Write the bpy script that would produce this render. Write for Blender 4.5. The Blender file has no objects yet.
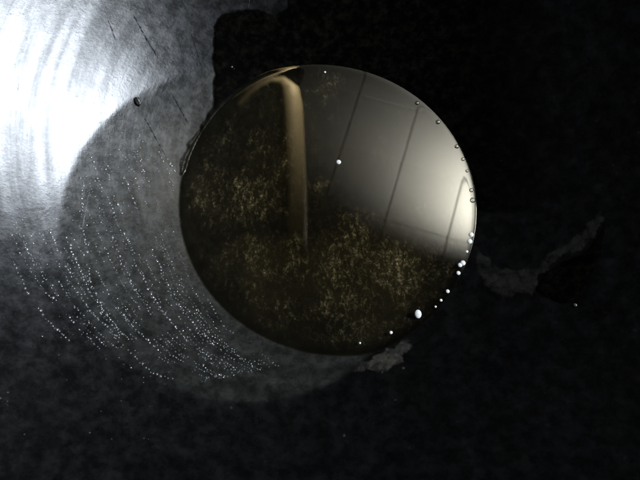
import bpy, bmesh, math, random
import numpy as np
from mathutils import Vector, Matrix
from mathutils.bvhtree import BVHTree
from mathutils import noise as mnoise

random.seed(7)
rng = np.random.default_rng(7)
S = bpy.context.scene
C = S.collection

# ------------------------------------------------------------------ camera
FPX, TILT = 615.0, math.radians(17)
CAM = Vector((-.0043, -.0896, .2507))
cd = bpy.data.cameras.new('camera')
cam = bpy.data.objects.new('camera', cd)
C.objects.link(cam)
cam.location = CAM
cam.rotation_euler = (TILT, 0, 0)
cd.sensor_width = 36
cd.lens = 36 * FPX / 640
cd.clip_start = .005
cd.clip_end = 50
cd.dof.use_dof = True
cd.dof.focus_distance = .262
cd.dof.aperture_fstop = cd.lens / 1000 / .0016
S.camera = cam

# ------------------------------------------------------------------ world, lamps, exposure
W = bpy.data.worlds.new('World')
S.world = W
W.use_nodes = True
W.node_tree.nodes['Background'].inputs[0].default_value = (.55, .75, 1, 1)
W.node_tree.nodes['Background'].inputs[1].default_value = .006
S.view_settings.view_transform = 'Standard'
S.view_settings.look = 'None'
S.view_settings.exposure = 0
S.view_settings.gamma = 1

def aim(o, tgt):
    o.rotation_euler = (Vector(tgt) - o.location).to_track_quat('-Z', 'Y').to_euler()

# cool white lamp to the right of the wok: the big glare on the left wall
ld = bpy.data.lights.new('kitchen_lamp', 'AREA')
ld.shape = 'ELLIPSE'; ld.size = 1.15; ld.size_y = .42; ld.energy = 36; ld.color = (.82, .90, 1); ld.spread = math.radians(95)
lamp = bpy.data.objects.new('kitchen_lamp', ld); C.objects.link(lamp)
lamp.location = (1.44, .30, 1.30)
zax = (lamp.location - Vector((-.06, .02, 0))).normalized()
xax = Vector((.70, .72, 0)); xax = (xax - zax * xax.dot(zax)).normalized()      # long side of the lamp
lamp.rotation_euler = Matrix((xax, zax.cross(xax), zax)).transposed().to_euler()
# added spot that brightens one part of the tiled ceiling (mirrored in the pool)
ud = bpy.data.lights.new('ceiling_fill_spot', 'SPOT')
ud.energy = 195; ud.color = (1, .965, .82); ud.spot_size = math.radians(77); ud.spot_blend = 1; ud.shadow_soft_size = .05
up = bpy.data.objects.new('ceiling_fill_spot', ud); C.objects.link(up)
up.location = (1.05, .74, 2.05); aim(up, (.80, .93, 2.4))
# warm spot added out of view to brighten the bent tube
wd = bpy.data.lights.new('band_fill_spot', 'SPOT')
wd.energy = 140; wd.color = (1, .84, .52); wd.spot_size = math.radians(36); wd.spot_blend = 1; wd.shadow_soft_size = .02
wl = bpy.data.objects.new('band_fill_spot', wd); C.objects.link(wl)
wl.location = (.16, 1.61, 1.60); aim(wl, (-.118, 1.04, 1.80))

# ------------------------------------------------------------------ helpers
def px_dir(x, y):
    cx, cy = (x - 320) / FPX, (240 - y) / FPX
    c, s = math.cos(TILT), math.sin(TILT)
    return Vector((cx, cy * c + s, cy * s - c)).normalized()

def project(P):
    d = Vector(P) - CAM
    c, s = math.cos(TILT), math.sin(TILT)
    f = d.y * s - d.z * c
    return 320 + FPX * d.x / f, 240 - FPX * (d.y * c + d.z * s) / f

def obj(name, verts, faces, mat, parent=None, smooth=True):
    me = bpy.data.meshes.new(name)
    me.from_pydata([tuple(v) for v in verts], [], faces)
    me.update()
    if smooth:
        me.polygons.foreach_set('use_smooth', [True] * len(me.polygons))
    if mat: me.materials.append(mat)
    o = bpy.data.objects.new(name, me)
    C.objects.link(o)
    o.parent = parent
    return o

def tag(o, label=None, cat=None, group=None, kind=None):
    for k, v in (('label', label), ('category', cat), ('group', group), ('kind', kind)):
        if v: o[k] = v
    return o

class NT:
    """small node-graph builder"""
    def __init__(s, name):
        s.m = bpy.data.materials.new(name); s.m.use_nodes = True
        s.t = s.m.node_tree; s.t.nodes.clear()
        s.out = s.n('ShaderNodeOutputMaterial')
    def n(s, typ, ins=None, **kw):
        nd = s.t.nodes.new(typ)
        for k, v in kw.items(): setattr(nd, k, v)
        for k, v in (ins or {}).items():
            i = nd.inputs[k]
            if isinstance(v, bpy.types.NodeSocket): s.t.links.new(v, i)
            else: i.default_value = v
        return nd
    def math(s, op, a, b=None, c=None, clamp=False):
        nd = s.n('ShaderNodeMath', operation=op, use_clamp=clamp)
        for i, v in enumerate((a, b, c)):
            if v is None: continue
            if isinstance(v, bpy.types.NodeSocket): s.t.links.new(v, nd.inputs[i])
            else: nd.inputs[i].default_value = v
        return nd.outputs[0]
    def mix(s, f, a, b):
        nd = s.n('ShaderNodeMix', data_type='RGBA')
        for i, v in ((0, f), (6, a), (7, b)):
            if isinstance(v, bpy.types.NodeSocket): s.t.links.new(v, nd.inputs[i])
            else: nd.inputs[i].default_value = v if i == 0 else (*v, 1)
        return nd.outputs[2]
    def ramp(s, v, lo, hi, a=0., b=1.):
        nd = s.n('ShaderNodeMapRange', {0: v, 1: lo, 2: hi, 3: a, 4: b}, interpolation_type='SMOOTHSTEP')
        return nd.outputs[0]
    def noise(s, vec, scale, detail=4, rough=.55, dist=0):
        return s.n('ShaderNodeTexNoise', {'Vector': vec, 'Scale': scale, 'Detail': detail, 'Roughness': rough, 'Distortion': dist}).outputs[0]
    def mapping(s, vec, rotz=0, scale=(1, 1, 1), loc=(0, 0, 0)):
        return s.n('ShaderNodeMapping', {'Vector': vec, 'Rotation': (0, 0, rotz), 'Scale': scale, 'Location': loc}).outputs[0]
    def bsdf(s, **kw):
        b = s.n('ShaderNodeBsdfPrincipled')
        for k, v in kw.items():
            i = b.inputs[k.replace('_', ' ')]
            if isinstance(v, bpy.types.NodeSocket): s.t.links.new(v, i)
            else: i.default_value = (*v, 1) if isinstance(v, tuple) and len(v) == 3 else v
        return b
    def done(s, surf, vol=None):
        s.t.links.new(surf, s.out.inputs['Surface'])
        if vol: s.t.links.new(vol, s.out.inputs['Volume'])
        return s.m

# ------------------------------------------------------------------ wok profile (fitted: pool edge and base ring)
TX, TY, TZ, AX, AY, RR, JUMP, RS, R2 = -.0361, -.0066, -.0072, -.0661, .1834, .0753, .178, .2135, .2
WOK = Matrix.Translation((TX, TY, TZ)) @ Matrix.Rotation(math.hypot(AX, AY), 4, Vector((AX, AY, 0)).normalized())
WI = WOK.inverted()
def prof(r):
    # smooth crease at the base ring, with a hair-thin groove
    w = .0012
    x = r - RR
    soft = .5 * (x + math.sqrt(x * x + w * w)) - .5 * (math.sqrt(RR * RR + w * w) - RR)
    z = r * r / (2 * RS) if x < 0 else RR * RR / (2 * RS) + (RR / RS) * x + x * x / (2 * R2)
    return z + JUMP * soft
RIM = .185
def wok_material():
    g = NT('seasoned_iron')
    co = g.n('ShaderNodeTexCoord').outputs['Object']
    n_big = g.noise(co, 22, 5, .6)
    n_mid = g.noise(co, 190, 7, .7)
    n_fine = g.noise(co, 900, 4, .6)
    # rub marks and scratches run down the wall towards the base
    ac = WI @ (CAM + px_dir(318, 138) * .268)
    av = g.n('ShaderNodeSeparateXYZ', {0: g.n('ShaderNodeVectorMath', {0: co, 1: tuple(ac)}, operation='SUBTRACT').outputs[0]})
    ad = g.math('SQRT', g.math('ADD', g.math('MULTIPLY', av.outputs[0], av.outputs[0]), g.math('MULTIPLY', av.outputs[1], av.outputs[1])))
    aa = g.math('ARCTAN2', av.outputs[1], g.math('MULTIPLY', av.outputs[0], -1))
    ap = g.n('ShaderNodeCombineXYZ', {0: ad, 1: g.math('MULTIPLY', aa, .006)}).outputs[0]
    st = g.noise(ap, 750, 5, .65, .15)
    arc = g.noise(ap, 210, 4, .6, .2)
    st2 = g.noise(g.mapping(co, math.radians(-25), (1, .02, .2), (3, 1, 0)), 420, 4, .65, .35)
    scr = g.math('MULTIPLY', g.ramp(st2, .68, .76), g.ramp(n_fine, .35, .6, .25, .8))
    # brown seasoning on the base, its gold flecks painting light scattered in the oil
    lev = g.n('ShaderNodeVectorMath', {0: co, 1: tuple(WOK[2][:3])}, operation='DOT_PRODUCT').outputs['Value']
    lev = g.math('ADD', lev, WOK[2][3])                       # height above the oil level
    base = g.ramp(lev, -.0002, .00025, 1, 0)
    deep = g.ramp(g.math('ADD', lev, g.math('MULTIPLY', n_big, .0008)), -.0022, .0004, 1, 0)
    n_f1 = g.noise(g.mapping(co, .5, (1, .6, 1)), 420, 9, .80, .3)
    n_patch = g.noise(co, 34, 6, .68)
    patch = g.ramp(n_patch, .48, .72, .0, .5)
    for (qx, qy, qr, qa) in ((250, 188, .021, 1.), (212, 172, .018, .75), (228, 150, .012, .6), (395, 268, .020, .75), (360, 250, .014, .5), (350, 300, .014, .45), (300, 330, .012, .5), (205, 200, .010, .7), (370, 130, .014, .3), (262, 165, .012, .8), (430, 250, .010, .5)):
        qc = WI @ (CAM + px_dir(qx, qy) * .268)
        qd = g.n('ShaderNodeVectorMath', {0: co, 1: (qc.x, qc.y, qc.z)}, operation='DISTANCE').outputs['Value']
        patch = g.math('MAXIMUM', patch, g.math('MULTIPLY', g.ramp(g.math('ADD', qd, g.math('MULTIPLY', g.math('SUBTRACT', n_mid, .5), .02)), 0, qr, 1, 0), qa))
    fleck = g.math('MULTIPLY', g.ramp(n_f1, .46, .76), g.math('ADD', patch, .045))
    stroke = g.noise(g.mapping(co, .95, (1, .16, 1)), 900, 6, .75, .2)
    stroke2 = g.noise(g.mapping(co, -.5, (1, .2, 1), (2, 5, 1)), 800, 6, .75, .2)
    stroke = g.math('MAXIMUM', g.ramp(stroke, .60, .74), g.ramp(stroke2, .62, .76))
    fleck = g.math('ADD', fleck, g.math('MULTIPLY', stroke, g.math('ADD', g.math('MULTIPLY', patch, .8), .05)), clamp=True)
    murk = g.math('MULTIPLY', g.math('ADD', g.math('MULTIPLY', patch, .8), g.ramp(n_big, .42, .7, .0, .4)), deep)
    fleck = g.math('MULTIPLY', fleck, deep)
    spec = g.n('ShaderNodeTexVoronoi', {'Vector': co, 'Scale': 260}).outputs['Distance']
    mineral = g.math('MULTIPLY', g.math('MULTIPLY', g.ramp(spec, .10, .22, 1, 0), g.ramp(n_mid, .54, .64)), g.ramp(n_big, .54, .64, .08, 1))
    col = g.mix(g.ramp(n_mid, .3, .7), (.0004, .00044, .0005), (.0008, .00084, .0009))
    col = g.mix(g.math('MULTIPLY', g.ramp(n_big, .35, .65), .5), col, (.0010, .00095, .0008))
    col = g.mix(g.math('MULTIPLY', scr, .65), col, (.0005, .0005, .0005))
    # dull olive-grey film inside the ring, paler to paint in light missing there
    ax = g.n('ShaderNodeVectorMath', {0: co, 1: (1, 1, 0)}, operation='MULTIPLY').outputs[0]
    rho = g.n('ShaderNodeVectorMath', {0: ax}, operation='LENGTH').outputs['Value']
    ring_lift = g.math('MULTIPLY', g.ramp(rho, RR - .0022, RR + .0008, 1, 0), g.ramp(arc, .3, .65, .35, 1))
    col = g.mix(ring_lift, col, g.mix(g.ramp(n_mid, .35, .65), (.0032, .0035, .0029), (.0068, .0072, .0061)))
    col = g.mix(g.math('MULTIPLY', base, .85), col, (.0012, .001, .0007))
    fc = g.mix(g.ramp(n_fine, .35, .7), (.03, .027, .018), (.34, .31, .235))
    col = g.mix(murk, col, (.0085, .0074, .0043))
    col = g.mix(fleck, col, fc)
    col = g.mix(g.math('MULTIPLY', mineral, .5), col, (.05, .05, .052))
    rough = g.math('ADD', g.ramp(n_mid, .3, .7, .24, .33), g.ramp(arc, .35, .65, .012, -.01))
    rough = g.math('ADD', rough, g.math('MULTIPLY', base, .12))
    spl = g.math('MULTIPLY', g.ramp(n_mid, .3, .75, .38, .55), g.math('SUBTRACT', 1, g.math('ADD', g.math('MULTIPLY', base, .96), g.math('MULTIPLY', scr, .6), clamp=True), clamp=True))
    smear = g.noise(g.mapping(co, math.radians(-12), (1, .22, 1)), 95, 6, .7, .5)
    pits = g.ramp(g.noise(co, 520, 5, .75), .60, .70, 1, .55)
    spl = g.math('MULTIPLY', spl, g.math('MULTIPLY', g.math('MULTIPLY', g.ramp(smear, .32, .68, .7, 1.1), g.ramp(arc, .34, .66, .74, 1.1)), pits))
    h = g.math('ADD', g.math('MULTIPLY', n_mid, .32), g.math('MULTIPLY', st, .15))
    h = g.math('ADD', h, g.math('MULTIPLY', n_fine, .12))
    h = g.math('SUBTRACT', h, g.math('MULTIPLY', scr, .25))
    h = g.math('ADD', h, g.math('MULTIPLY', fleck, .3))
    bmp = g.n('ShaderNodeBump', {'Height': h, 'Strength': .45, 'Distance': .0005}).outputs[0]
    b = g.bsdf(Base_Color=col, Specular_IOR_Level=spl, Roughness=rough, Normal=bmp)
    return g.done(b.outputs[0])
M_WOK = wok_material()

def make_wok():
    root = bpy.data.objects.new('wok', None); C.objects.link(root)
    root.matrix_world = WOK
    tag(root, 'worn dark iron wok seen close from inside, scratched and greasy, lit on one wall', 'wok')
    n = 320
    rad = list(np.linspace(.0006, .07, 60)) + list(np.linspace(.0705, .083, 50)) + list(np.linspace(.084, RIM, 50))
    V = [(0, 0, prof(0))]; Fc = []
    for r in rad:
        z = prof(r)
        V += [(r * math.cos(2 * math.pi * k / n), r * math.sin(2 * math.pi * k / n), z) for k in range(n)]
    for k in range(n): Fc.append((0, 1 + k, 1 + (k + 1) % n))
    for i in range(len(rad) - 1):
        a = 1 + i * n; b = a + n
        for k in range(n):
            k2 = (k + 1) % n
            Fc.append((a + k, b + k, b + k2, a + k2))
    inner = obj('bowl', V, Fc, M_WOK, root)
    # outer skin 2.2 mm below, closed at the rim
    bm = bmesh.new(); bm.from_mesh(inner.data)
    bvh = BVHTree.FromBMesh(bm); bm.free()
    me = inner.data
    V2 = list(V); F2 = list(Fc); off = len(V)
    rad2 = [.0006, .02, .04, .06, .08, .1, .12, .14, .16, RIM]
    for r in rad2:
        z = prof(r) - .0024
        V2 += [(r * math.cos(2 * math.pi * k / n), r * math.sin(2 * math.pi * k / n), z) for k in range(n)]
    for i in range(len(rad2) - 1):
        a = off + i * n; b = a + n
        for k in range(n):
            k2 = (k + 1) % n
            F2.append((a + k2, b + k2, b + k, a + k))
    a = 1 + (len(rad) - 1) * n; b = off + (len(rad2) - 1) * n
    for k in range(n):
        k2 = (k + 1) % n
        F2.append((a + k, b + k, b + k2, a + k2))
    F2.append(tuple(off + k for k in range(n)))
    me2 = bpy.data.meshes.new('bowl'); me2.from_pydata(V2, [], F2); me2.update()
    me2.polygons.foreach_set('use_smooth', [True] * len(me2.polygons)); me2.materials.append(M_WOK)
    inner.data = me2; bpy.data.meshes.remove(me)
    # rolled rim
    R, t, m = RIM, .0032, 10
    zc = prof(RIM) - .001
    V = []; Fc = []
    for k in range(n):
        a = 2 * math.pi * k / n
        for j in range(m):
            q = 2 * math.pi * j / m
            V.append(((R + t * math.cos(q)) * math.cos(a), (R + t * math.cos(q)) * math.sin(a), zc + t * math.sin(q)))
    for k in range(n):
        for j in range(m):
            Fc.append((k * m + j, ((k + 1) % n) * m + j, ((k + 1) % n) * m + (j + 1) % m, k * m + (j + 1) % m))
    obj('rim', V, Fc, M_WOK, root)
    return root, bvh
wok, BVH = make_wok()

def hit(x, y):
    """pixel -> point and normal on the wok's inner wall"""
    o = WI @ CAM; d = (WI.to_3x3() @ px_dir(x, y))
    p, nrm, _, _ = BVH.ray_cast(o, d)
    if p is None: return None, None
    if nrm.dot(d) > 0: nrm = -nrm
    return WOK @ p, (WOK.to_3x3() @ nrm).normalized()

# stove plate that carries the wok
g = NT('stove_steel')
co = g.n('ShaderNodeTexCoord').outputs['Object']
M_ST = g.done(g.bsdf(Base_Color=g.mix(g.noise(co, 9, 5), (.02, .02, .02), (.05, .05, .048)), Roughness=.6, Metallic=.3).outputs[0])
zlow = min((WOK @ Vector((r * math.cos(a), r * math.sin(a), prof(r) - .0024))).z for r in np.linspace(0, RIM, 60) for a in np.linspace(0, 6.28, 90))
def box(name, c, s, mat, parent=None, rot=0, bev=0):
    bm = bmesh.new(); bmesh.ops.create_cube(bm, size=1)
    bmesh.ops.scale(bm, vec=s, verts=bm.verts)
    if bev: bmesh.ops.bevel(bm, geom=bm.edges[:], offset=bev, segments=2, affect='EDGES')
    me = bpy.data.meshes.new(name); bm.to_mesh(me); bm.free(); me.materials.append(mat)
    o = bpy.data.objects.new(name, me); C.objects.link(o); o.location = c; o.rotation_euler.z = rot; o.parent = parent
    return o
tag(box('stove_top', (0, 0, zlow - .019), (.9, .7, .04), M_ST, bev=.004), kind='structure')

# ------------------------------------------------------------------ ceiling of square tiles (mirrored in the pool)
H, TS = 2.4, .29
g = NT('ceiling_tile_glaze')
co = g.n('ShaderNodeTexCoord').outputs['Object']
M_TILE = g.done(g.bsdf(Base_Color=g.mix(g.noise(co, 3, 4), (.70, .70, .69), (.82, .82, .81)), Roughness=.5).outputs[0])
g = NT('grout'); M_GR = g.done(g.bsdf(Base_Color=(.58, .58, .56), Roughness=.9).outputs[0])
ang = math.radians(-17)
cu, cv = Vector((math.cos(ang), math.sin(ang), 0)), Vector((-math.sin(ang), math.cos(ang), 0))
org = Vector((.375, 1.09, H))
ceil = tag(box('ceiling', tuple(org + cu * 1.0 * TS + cv * .5 * TS + Vector((0, 0, .028))), (TS * 6, TS * 5, .04), M_GR, rot=ang), kind='structure')
tile_me = None
bpy.context.view_layer.update()
for i in range(-2, 4):
    for j in range(-2, 3):
        p = org + cu * (i + .5) * TS + cv * (j + .5) * TS
        if tile_me is None:
            o = box('tile', (0, 0, 0), (TS - .0040, TS - .0014, .02), M_TILE, bev=.003); tile_me = o.data
        else:
            o = bpy.data.objects.new('tile', tile_me); C.objects.link(o)
        o.parent = ceil
        o.matrix_parent_inverse = ceil.matrix_world.inverted()
        o.matrix_world = Matrix.Translation(p) @ Matrix.Rotation(ang, 4, 'Z')

# bent tube added out of view, shaped to mirror as a hooked band
g = NT('band_cream'); M_BAND = g.done(g.bsdf(Base_Color=(.24, .21, .15), Roughness=.6).outputs[0])
def tube(name, pts, rads, mat, seg=20):
    P = [Vector(p) for p in pts]; V = []; Fc = []
    for i, p in enumerate(P):
        d = (P[min(i + 1, len(P) - 1)] - P[max(i - 1, 0)]).normalized()
        a = d.cross(Vector((0, 0, 1))).normalized(); b = a.cross(d)
        V += [p + (a * math.cos(2 * math.pi * k / seg) + b * math.sin(2 * math.pi * k / seg)) * rads[i] for k in range(seg)]
    for i in range(len(P) - 1):
        for k in range(seg):
            Fc.append((i * seg + k, i * seg + (k + 1) % seg, (i + 1) * seg + (k + 1) % seg, (i + 1) * seg + k))
    Fc.append(tuple(range(seg))[::-1]); Fc.append(tuple((len(P) - 1) * seg + k for k in range(seg)))
    return obj(name, V, Fc, mat)
HP = 1.8
def mirrored(x, y, h):
    """where the ray of a pixel, mirrored in the level oil, reaches height h"""
    d = px_dir(x, y); p = CAM + d * (-CAM.z / d.z)
    return Vector((p.x + d.x * h / -d.z, p.y + d.y * h / -d.z, h))
key = [(294, 262), (294, 240), (294, 212), (293.5, 180), (292, 150), (290.5, 120), (289.5, 103), (288, 92), (282, 85), (272, 84), (261, 88), (250, 95), (240, 104), (232, 114)]
rk = [r * HP * 1.75 / FPX for r in (9, 9, 9, 9, 9, 9.2, 9.2, 8.5, 6, 4.2, 3.2, 2.5, 1.9, 1.3)]
tag(tube('mirror_band_tube', [mirrored(x, y, HP) for x, y in key], rk, M_BAND), 'unseen cream tube, added and shaped to mirror as a hooked band in the oil', 'pipe')

# ------------------------------------------------------------------ oil pool
def pool_edge(n=360):
    E = []
    for k in range(n):
        a = 2 * math.pi * k / n
        lo, hi = 0., .16      # walk out from the pool centre at z = 0 until the wall is above the oil
        c0 = Vector((0, 0, 0))
        def above(t):
            p = WI @ (c0 + Vector((math.cos(a) * t, math.sin(a) * t, 0)))
            return p.z < prof(math.hypot(p.x, p.y))
        t = .02
        while not above(t) and t < .12: t += .002
        lo, hi = t - .002, t
        for _ in range(20):
            m = (lo + hi) / 2
            if above(m): hi = m
            else: lo = m
        E.append(((lo + hi) / 2, a))
    return E
EDGE = pool_edge()
def pool_material():
    g = NT('used_oil')
    fr = g.n('ShaderNodeFresnel', {'IOR': 2.2}).outputs[0]
    fr = g.math('MULTIPLY', fr, g.math('SUBTRACT', 1, g.n('ShaderNodeNewGeometry').outputs['Backfacing']))
    co = g.n('ShaderNodeTexCoord').outputs['Object']
    bmp = g.n('ShaderNodeBump', {'Height': g.noise(co, 40, 2, .5), 'Strength': .02, 'Distance': .001}).outputs[0]
    tr = g.n('ShaderNodeBsdfTransparent', {'Color': (.97, .93, .80, 1)}).outputs[0]
    gl = g.n('ShaderNodeBsdfGlossy', {'Color': (1, 1, 1, 1), 'Roughness': .0}).outputs[0]
    mx = g.n('ShaderNodeMixShader', {0: fr, 1: tr, 2: gl}).outputs[0]
    va = g.n('ShaderNodeVolumeAbsorption', {'Color': (.95, .86, .60, 1), 'Density': 40.0}).outputs[0]
    return g.done(mx, va)
M_OIL = pool_material()
def make_pool():
    n = len(EDGE); V = [(0, 0, 0)]; Fc = []
    fr = list(np.linspace(.1, .9, 9)) + [.93, .95, .965, .975, .985, .992, .997, 1.0]
    for f in fr:
        for r, a in EDGE:
            d = r * (1 - f)
            V.append((r * f * math.cos(a), r * f * math.sin(a), .00007 * math.exp(-d / .0008)))
    for k in range(n): Fc.append((0, 1 + k, 1 + (k + 1) % n))
    for i in range(len(fr) - 1):
        a = 1 + i * n; b = a + n
        for k in range(n):
            k2 = (k + 1) % n; Fc.append((a + k, b + k, b + k2, a + k2))
    top_last = 1 + (len(fr) - 1) * n
    # underside: lies just inside the metal
    off = len(V)
    fb = [1.03, .97, .9, .8, .65, .5, .35, .2, .05]
    for f in fb:
        for r, a in EDGE:
            x, y = r * f * math.cos(a), r * f * math.sin(a)
            p, nn, _, _ = BVH.ray_cast(WI @ Vector((x, y, .1)), WI.to_3x3() @ Vector((0, 0, -1)))
            V.append((x, y, (WOK @ p).z - .0006))
    for k in range(n):
        k2 = (k + 1) % n; Fc.append((top_last + k, off + k, off + k2, top_last + k2))
    for i in range(len(fb) - 1):
        a = off + i * n; b = a + n
        for k in range(n):
            k2 = (k + 1) % n; Fc.append((a + k, b + k, b + k2, a + k2))
    last = off + (len(fb) - 1) * n
    Fc.append(tuple(last + k for k in range(n)))
    return obj('oil_pool', V, Fc, M_OIL)
pool = tag(make_pool(), 'round pool of dark amber cooking oil in the bottom of the wok, mirroring tiles', 'oil')

# ------------------------------------------------------------------ films and crusts on the wall
def inside_sd(px, py, poly):
    """signed pixel distance to a closed outline, positive inside"""
    P = np.asarray(poly, float); Q = np.roll(P, -1, 0)
    X = np.stack([px, py], -1)[:, None, :]
    e = Q - P; w = X - P[None]
    t = np.clip((w * e).sum(-1) / (e * e).sum(-1), 0, 1)
    d = np.sqrt((((w - t[..., None] * e) ** 2).sum(-1)).min(1))
    c = (P[None, :, 1] > py[:, None]) != (Q[None, :, 1] > py[:, None])
    xi = P[None, :, 0] + (py[:, None] - P[None, :, 1]) / np.where(e[None, :, 1] == 0, 1e-9, e[None, :, 1]) * e[None, :, 0]
    ins = (c & (px[:, None] < xi)).sum(1) % 2 == 1
    return np.where(ins, d, -d)

def film(name, poly, mat, thick, ramp, step=2.5, rag=2., ragscale=.06, fade=None):
    P = np.asarray(poly, float)
    x0, y0 = P.min(0) - 6; x1, y1 = P.max(0) + 6
    xs = np.arange(x0, x1, step); ys = np.arange(y0, y1, step)
    gx, gy = np.meshgrid(xs, ys)
    sd = inside_sd(gx.ravel(), gy.ravel(), poly)
    idx = {}; V = []; cov = []
    nx, ny = len(xs), len(ys)
    for q, (x, y) in enumerate(zip(gx.ravel(), gy.ravel())):
        s = sd[q] + rag * (mnoise.noise((x * ragscale, y * ragscale, 1.3)) + .5 * mnoise.noise((x * ragscale * 3, y * ragscale * 3, 4.1)))
        if s < -5: continue
        p, nrm = hit(x, y)
        if p is None or p.z < -.0022: continue
        h = thick * min(1, max(-1.2, s / ramp))
        h += min(0, p.z) * .6                       # thins out below the oil level
        cov.append(min(1, max(0, s / ramp)) * (fade(x, y) if fade else 1))
        idx[q] = len(V); V.append(p + nrm * (h - .00005))
    Fc = []
    for j in range(ny - 1):
        for i in range(nx - 1):
            a = j * nx + i
            qs = (a, a + nx, a + nx + 1, a + 1)
            if all(k in idx for k in qs): Fc.append(tuple(idx[k] for k in qs))
    o = obj(name, V, Fc, mat)
    o.data.attributes.new('cover', 'FLOAT', 'POINT').data.foreach_set('value', cov)
    return o

g = NT('wet_black_grease')
co = g.n('ShaderNodeTexCoord').outputs['Object']
bmp = g.n('ShaderNodeBump', {'Height': g.noise(co, 300, 5, .6), 'Strength': .15, 'Distance': .0004}).outputs[0]
cv = g.n('ShaderNodeAttribute', attribute_name='cover').outputs['Fac']
al = g.ramp(g.math('ADD', cv, g.math('MULTIPLY', g.math('SUBTRACT', g.noise(co, 110, 7, .7), .5), g.math('SUBTRACT', 1, cv))), .0, .85)
M_FILM = g.done(g.bsdf(Alpha=al, Base_Color=g.mix(g.ramp(g.noise(co, 240, 7, .72), .42, .72), (.0003, .00028, .00025), (.0030, .0026, .0019)), Roughness=.16, Specular_IOR_Level=.12, Normal=bmp).outputs[0])
top = [(288, -25), (285, 5), (275, 13), (260, 9), (240, 8), (222, 13), (212, 28), (211, 55), (213, 82), (209, 104),
       (197, 128), (187, 140), (181, 158), (179, 178), (196, 172), (214, 138), (252, 104), (292, 88), (340, 84), (394, 106), (438, 150), (466, 198),
       (484, 215), (520, 214), (580, 196), (614, 150), (652, 96), (664, -25)]
tag(film('grease_film', top, M_FILM, .00025, 5, 2.0, 3.6, fade=lambda x, y: min(1, max(.02, 1 - (x - 390) / 190))), 'black wet grease film with a lobed edge spread up the wall above the pool', 'grease')
cres = [(608, 203), (606, 235), (596, 270), (577, 303), (560, 306), (540, 297), (533, 289), (545, 270), (560, 262), (582, 252), (598, 234)]
tag(film('grease_film', cres, M_FILM, .00025, 5, 2, 2.), 'black crescent-shaped grease smear with a beige crust beside it', 'grease')

def crust_mat(name, a, b, scale, thr, op):
    g = NT(name)
    co = g.n('ShaderNodeTexCoord').outputs['Object']
    n1 = g.noise(co, 260, 9, .78, .3)
    n2 = g.noise(co, scale, 8, .68, .4)
    cv = g.n('ShaderNodeAttribute', attribute_name='cover').outputs['Fac']
    al = g.math('MULTIPLY', g.ramp(g.math('MULTIPLY', g.math('ADD', n2, .15), cv), thr, thr + .34), op)
    bmp = g.n('ShaderNodeBump', {'Height': n1, 'Strength': .8, 'Distance': .0005}).outputs[0]
    b = g.bsdf(Base_Color=g.mix(g.ramp(n1, .3, .7), a, b), Roughness=.75, Specular_IOR_Level=.2, Normal=bmp, Alpha=al)
    return g.done(b.outputs[0])
M_CR = crust_mat('burnt_crust', (.0012, .0011, .0008), (.022, .0195, .014), 200, .42, .32)
M_CR2 = crust_mat('pale_crust', (.002, .0018, .0013), (.042, .038, .028), 210, .42, .65)
c1 = [(470, 236), (484, 246), (500, 262), (530, 262), (552, 244), (575, 228), (602, 196), (610, 212), (600, 240), (584, 256), (560, 268), (546, 282), (536, 300), (512, 304), (488, 300), (472, 280)]
tag(film('burnt_crust', c1, M_CR, .0004, 9, 1.4, 5., .1), 'thin beige burnt-on crust between the pool edge and the black crescent', 'crust')
c2 = [(338, 378), (358, 358), (385, 344), (410, 332), (416, 348), (406, 366), (388, 376), (366, 378)]
tag(film('burnt_crust', c2, M_CR2, .0002, 8, 1.4, 4., .12), 'pale flaky crust patch on the base ring below the pool edge', 'crust')

# dark scratches worn into the wall, part of the wok
g = NT('dark_scratch')
co = g.n('ShaderNodeTexCoord').outputs['Object']
cv = g.n('ShaderNodeAttribute', attribute_name='cover').outputs['Fac']
al = g.math('MULTIPLY', cv, g.ramp(g.noise(co, 700, 5, .7), .36, .6, .1, .95))
M_SCR = g.done(g.bsdf(Base_Color=(.004, .004, .004), Roughness=.6, Specular_IOR_Level=.08, Alpha=al).outputs[0])
def streak(pts, w):
    P = np.array(pts, float); T = np.gradient(P, axis=0); T /= np.linalg.norm(T, axis=1)[:, None]
    N = np.stack([-T[:, 1], T[:, 0]], -1)
    k = np.sin(np.linspace(.15, math.pi - .15, len(P)))[:, None] * w
    o = film('scratch', [tuple(q) for q in np.vstack([P + N * k, (P - N * k)[::-1]])], M_SCR, .00011, .6, .6, .5, .3)
    o.parent = wok; o.matrix_parent_inverse = WI
for pts, w in (([(126, 2), (136, 20), (147, 40), (155, 53), (160, 62)], 1.1), ([(168, 88), (176, 101), (184, 116), (192, 130)], 1.3),
               ([(137, 106), (148, 124), (160, 146), (176, 174)], .9),
               ([(104, 10), (112, 30), (118, 48)], 1.0), ([(186, 20), (195, 45), (203, 72)], .9)):
    streak(pts, w)

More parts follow.
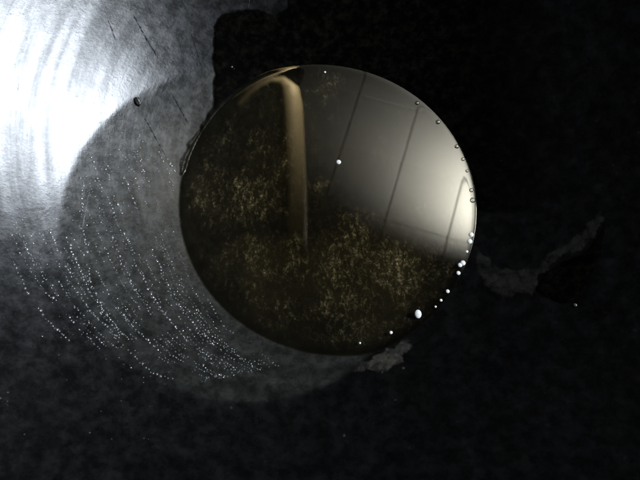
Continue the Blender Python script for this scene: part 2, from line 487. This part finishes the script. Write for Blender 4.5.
# ------------------------------------------------------------------ bubbles on the oil, droplets on the wall, crumb
def dome(name, h, flat, nseg=16, nring=6):
    V = [(0, 0, h)]; Fc = []
    for i in range(1, nring + 1):
        t = math.pi / 2 * i / nring * 1.12
        for k in range(nseg):
            a = 2 * math.pi * k / nseg
            V.append((math.sin(t) * math.cos(a), math.sin(t) * math.sin(a), h * math.cos(t)))
    for k in range(nseg): Fc.append((0, 1 + k, 1 + (k + 1) % nseg))
    for i in range(nring - 1):
        a = 1 + i * nseg; b = a + nseg
        for k in range(nseg):
            k2 = (k + 1) % nseg; Fc.append((a + k, b + k, b + k2, a + k2))
    me = bpy.data.meshes.new(name); me.from_pydata(V, [], Fc); me.update()
    me.polygons.foreach_set('use_smooth', [True] * len(me.polygons))
    return me
g = NT('white_bubble')  # whitish body colour paints in the bubbles' bright glints
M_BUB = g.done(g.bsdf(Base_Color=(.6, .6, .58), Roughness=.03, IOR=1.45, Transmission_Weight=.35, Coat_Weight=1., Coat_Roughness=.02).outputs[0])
g = NT('clear_bubble')
fr = g.n('ShaderNodeFresnel', {'IOR': 1.6}).outputs[0]
tr = g.n('ShaderNodeBsdfTransparent', {'Color': (.9, .9, .88, 1)}).outputs[0]
gl = g.n('ShaderNodeBsdfGlossy', {'Roughness': .02}).outputs[0]
M_CLR = g.done(g.n('ShaderNodeMixShader', {0: fr, 1: tr, 2: gl}).outputs[0])
ME_WHITE = dome('bubble', .5, 0); ME_WHITE.materials.append(M_BUB)
ME_CLR = dome('bubble', .8, 0); ME_CLR.materials.append(M_CLR)
G = 'small bubbles floating on the oil'
L_bright = 'tiny clear bubble on the pale tile reflection along the pool edge'
L_dark = 'small white-glinting bubble on the dark oil along the pool edge'
bub = [(338.5, 162, 2.6, 0, 'white bubble alone on the open middle of the oil pool'),
       (418, 314, 3.4, 0, 'largest white bubble, oval, on the dark oil near the pool edge'),
       (465.5, 264, 2.7, 0, 'round white bubble of a close cluster of three by the pool edge'),
       (460, 265, 2.3, 0, 'oval white bubble of a close cluster of three by the pool edge'),
       (460.5, 274, 2.1, 0, 'lowest white bubble of a close cluster of three, towards the crust'),
       (448, 291.5, 1.9, 0, L_dark), (442, 301, 1.4, 0, L_dark), (436.5, 307.5, 1.1, 0, L_dark), (391, 332.5, 1.6, 0, L_dark), (360, 343, 1., 0, L_dark),
       (417, 103, 2.3, 1, L_bright), (438, 122, 2.5, 1, L_bright), (457.5, 146, 2.4, 1, L_bright), (466, 158, 2.0, 1, L_bright), (470, 170, 1.8, 1, L_bright),
       (473, 190, 2.3, 1, L_bright), (476, 200, 2.8, 1, L_bright), (474, 235, 2.6, 0, L_bright.replace('clear', 'white')), (473, 242, 2.6, 0, L_bright.replace('clear', 'white')), (472, 253, 1.4, 0, L_dark),
       (325, 72, 1.2, 0, 'faint tiny bubble at the pool edge under the black grease')]
def in_pool(p, m=.0012):
    a = math.atan2(p.y, p.x) % (2 * math.pi); r = EDGE[int(a / (2 * math.pi) * len(EDGE)) % len(EDGE)][0]
    return r - m - math.hypot(p.x, p.y)
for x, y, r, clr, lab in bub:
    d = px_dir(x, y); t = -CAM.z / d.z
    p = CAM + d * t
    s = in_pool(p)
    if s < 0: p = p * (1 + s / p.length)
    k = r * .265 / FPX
    o = bpy.data.objects.new('bubble', ME_CLR if clr else ME_WHITE); C.objects.link(o)
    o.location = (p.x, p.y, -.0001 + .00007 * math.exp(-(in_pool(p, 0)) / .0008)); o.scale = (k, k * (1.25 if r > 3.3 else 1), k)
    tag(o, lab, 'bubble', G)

# droplets: along rub lines and scattered over the left wall
lines = [[(92, 158), (99, 182), (120, 223), (127, 238), (137, 259), (148, 289), (165, 315), (188, 342)],
         [(82, 190), (82, 219), (90, 280), (104, 312), (128, 340)],
         [(49, 227), (58, 251), (66, 266), (79, 292), (90, 311), (109, 328), (128, 347)],
         [(24, 242), (32, 261), (39, 274), (49, 292), (62, 307), (80, 330), (104, 350)],
         [(124, 176), (130, 193), (140, 215)], [(137, 152), (144, 172), (152, 190)], [(150, 127), (163, 152), (177, 175)],
         [(66, 238), (76, 262), (92, 296), (112, 322)], [(106, 170), (113, 196), (122, 214)],
         [(14, 262), (26, 290), (44, 316), (70, 342)], [(96, 270), (112, 300), (136, 330), (160, 352)], [(152, 250), (168, 285), (188, 318), (214, 345)],
         [(128, 350), (150, 372), (176, 380)], [(110, 232), (122, 262), (140, 300)]]
zone = [(60, 175), (98, 130), (150, 125), (182, 200), (208, 290), (262, 345), (300, 372), (220, 388), (150, 385), (90, 345), (40, 318), (0, 250), (40, 215)]
outer = np.array([(6, 232), (20, 258), (36, 284), (60, 316), (98, 350), (140, 374), (185, 386)], float)
inner = np.array([(150, 125), (166, 152), (177, 182), (186, 230), (200, 280), (226, 326), (280, 366)], float)
for u in np.linspace(.02, .98, 27):
    u += rng.normal() * .012
    L = outer * (1 - u) + inner * u + rng.normal(size=(7, 2)) * .7
    lines.append([tuple(q) for q in L])
cand = []
for li, L in enumerate(lines):
    L = np.array(L, float); seg = np.linalg.norm(np.diff(L, axis=0), axis=1); cum = np.r_[0, np.cumsum(seg)]
    s = 0
    while s < cum[-1]:
        x, y = np.interp(s, cum, L[:, 0]), np.interp(s, cum, L[:, 1])
        big = 1.0 if li < 14 else .62
        if li < 14 or mnoise.noise((x * .03, y * .02, 3 + li * .1)) > -.15:
            cand.append((x + rng.normal() * .55, y + rng.normal() * .55, float(np.clip(rng.lognormal(-.02, .3), .45, 1.5)) * big * (.95 if li < 14 else 1)))
        s += rng.uniform(2.0, 4.6)
        if rng.random() < .06: s += 15
Z = np.array(zone, float)
nline = len(cand)
while len(cand) < nline + 450:
    x, y = rng.uniform(Z.min(0), Z.max(0))
    sd = inside_sd(np.array([x]), np.array([y]), zone)[0]
    dens = np.clip((sd + 6) / 25, 0, 1) * (.35 + .65 * np.clip(1 - abs(x + y * .15 - 125) / 130, 0, 1))
    dens *= .3 + .9 * max(0, .5 + mnoise.noise((x * .035, y * .02, 9)))
    if rng.random() < dens: cand.append((x, y, float(np.clip(rng.lognormal(-.95, .32), .22, .8))))
for _ in range(24):       # sparse strays on the lower wall
    cand.append((rng.uniform(0, 170), rng.uniform(330, 450), float(rng.uniform(.35, .7))))
cand += [(575, 305, 1.6), (232, 67, 1.2), (234, 69, .9)]
cand.sort(key=lambda c: -c[2])
g = NT('water_drop')
fr = g.n('ShaderNodeFresnel', {'IOR': 1.7}).outputs[0]
tr = g.n('ShaderNodeBsdfTransparent', {'Color': (.9, .9, .9, 1)}).outputs[0]
gl = g.n('ShaderNodeBsdfGlossy', {'Roughness': .09}).outputs[0]
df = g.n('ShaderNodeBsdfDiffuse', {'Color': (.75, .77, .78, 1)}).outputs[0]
mm = g.n('ShaderNodeMixShader', {0: .07, 1: tr, 2: df}).outputs[0]  # white share put into the clear water to brighten its glints
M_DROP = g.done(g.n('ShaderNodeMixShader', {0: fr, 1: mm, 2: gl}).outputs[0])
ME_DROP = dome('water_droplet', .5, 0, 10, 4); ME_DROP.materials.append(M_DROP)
Vr, Fr = [], []
base_v = [Vector(v.co) for v in ME_DROP.vertices]; base_f = [tuple(p.vertices) for p in ME_DROP.polygons]
nind = 0
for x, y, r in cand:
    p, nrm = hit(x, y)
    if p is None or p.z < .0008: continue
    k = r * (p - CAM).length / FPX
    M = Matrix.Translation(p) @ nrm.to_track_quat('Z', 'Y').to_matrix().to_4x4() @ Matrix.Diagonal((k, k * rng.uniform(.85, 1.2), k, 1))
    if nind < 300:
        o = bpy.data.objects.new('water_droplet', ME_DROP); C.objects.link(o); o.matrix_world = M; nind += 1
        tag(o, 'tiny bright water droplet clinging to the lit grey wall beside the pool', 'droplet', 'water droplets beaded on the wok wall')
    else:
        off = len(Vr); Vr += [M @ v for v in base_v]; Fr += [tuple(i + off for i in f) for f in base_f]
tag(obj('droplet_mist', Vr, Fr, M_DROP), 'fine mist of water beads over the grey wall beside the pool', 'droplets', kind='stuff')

# burnt crumb stuck at the edge of the glare
g = NT('char'); M_CH = g.done(g.bsdf(Base_Color=(.012, .011, .01), Roughness=.35).outputs[0])
p, nrm = hit(137.5, 101.5)
bm = bmesh.new(); bmesh.ops.create_icosphere(bm, subdivisions=3, radius=1)
for v in bm.verts: v.co *= 1 + .35 * mnoise.noise(v.co * 1.7)
me = bpy.data.meshes.new('burnt_crumb'); bm.to_mesh(me); bm.free(); me.materials.append(M_CH)
me.polygons.foreach_set('use_smooth', [True] * len(me.polygons))
o = bpy.data.objects.new('burnt_crumb', me); C.objects.link(o)
o.matrix_world = Matrix.Translation(p + nrm * .0006) @ nrm.to_track_quat('Z', 'Y').to_matrix().to_4x4() @ Matrix.Rotation(.9, 4, 'Z') @ Matrix.Diagonal((.0021, .0012, .0011, 1))
tag(o, 'single black burnt crumb stuck at the rim of the white glare', 'crumb')

S.render.engine = 'CYCLES'
S.cycles.max_bounces = 8
S.cycles.transparent_max_bounces = 16
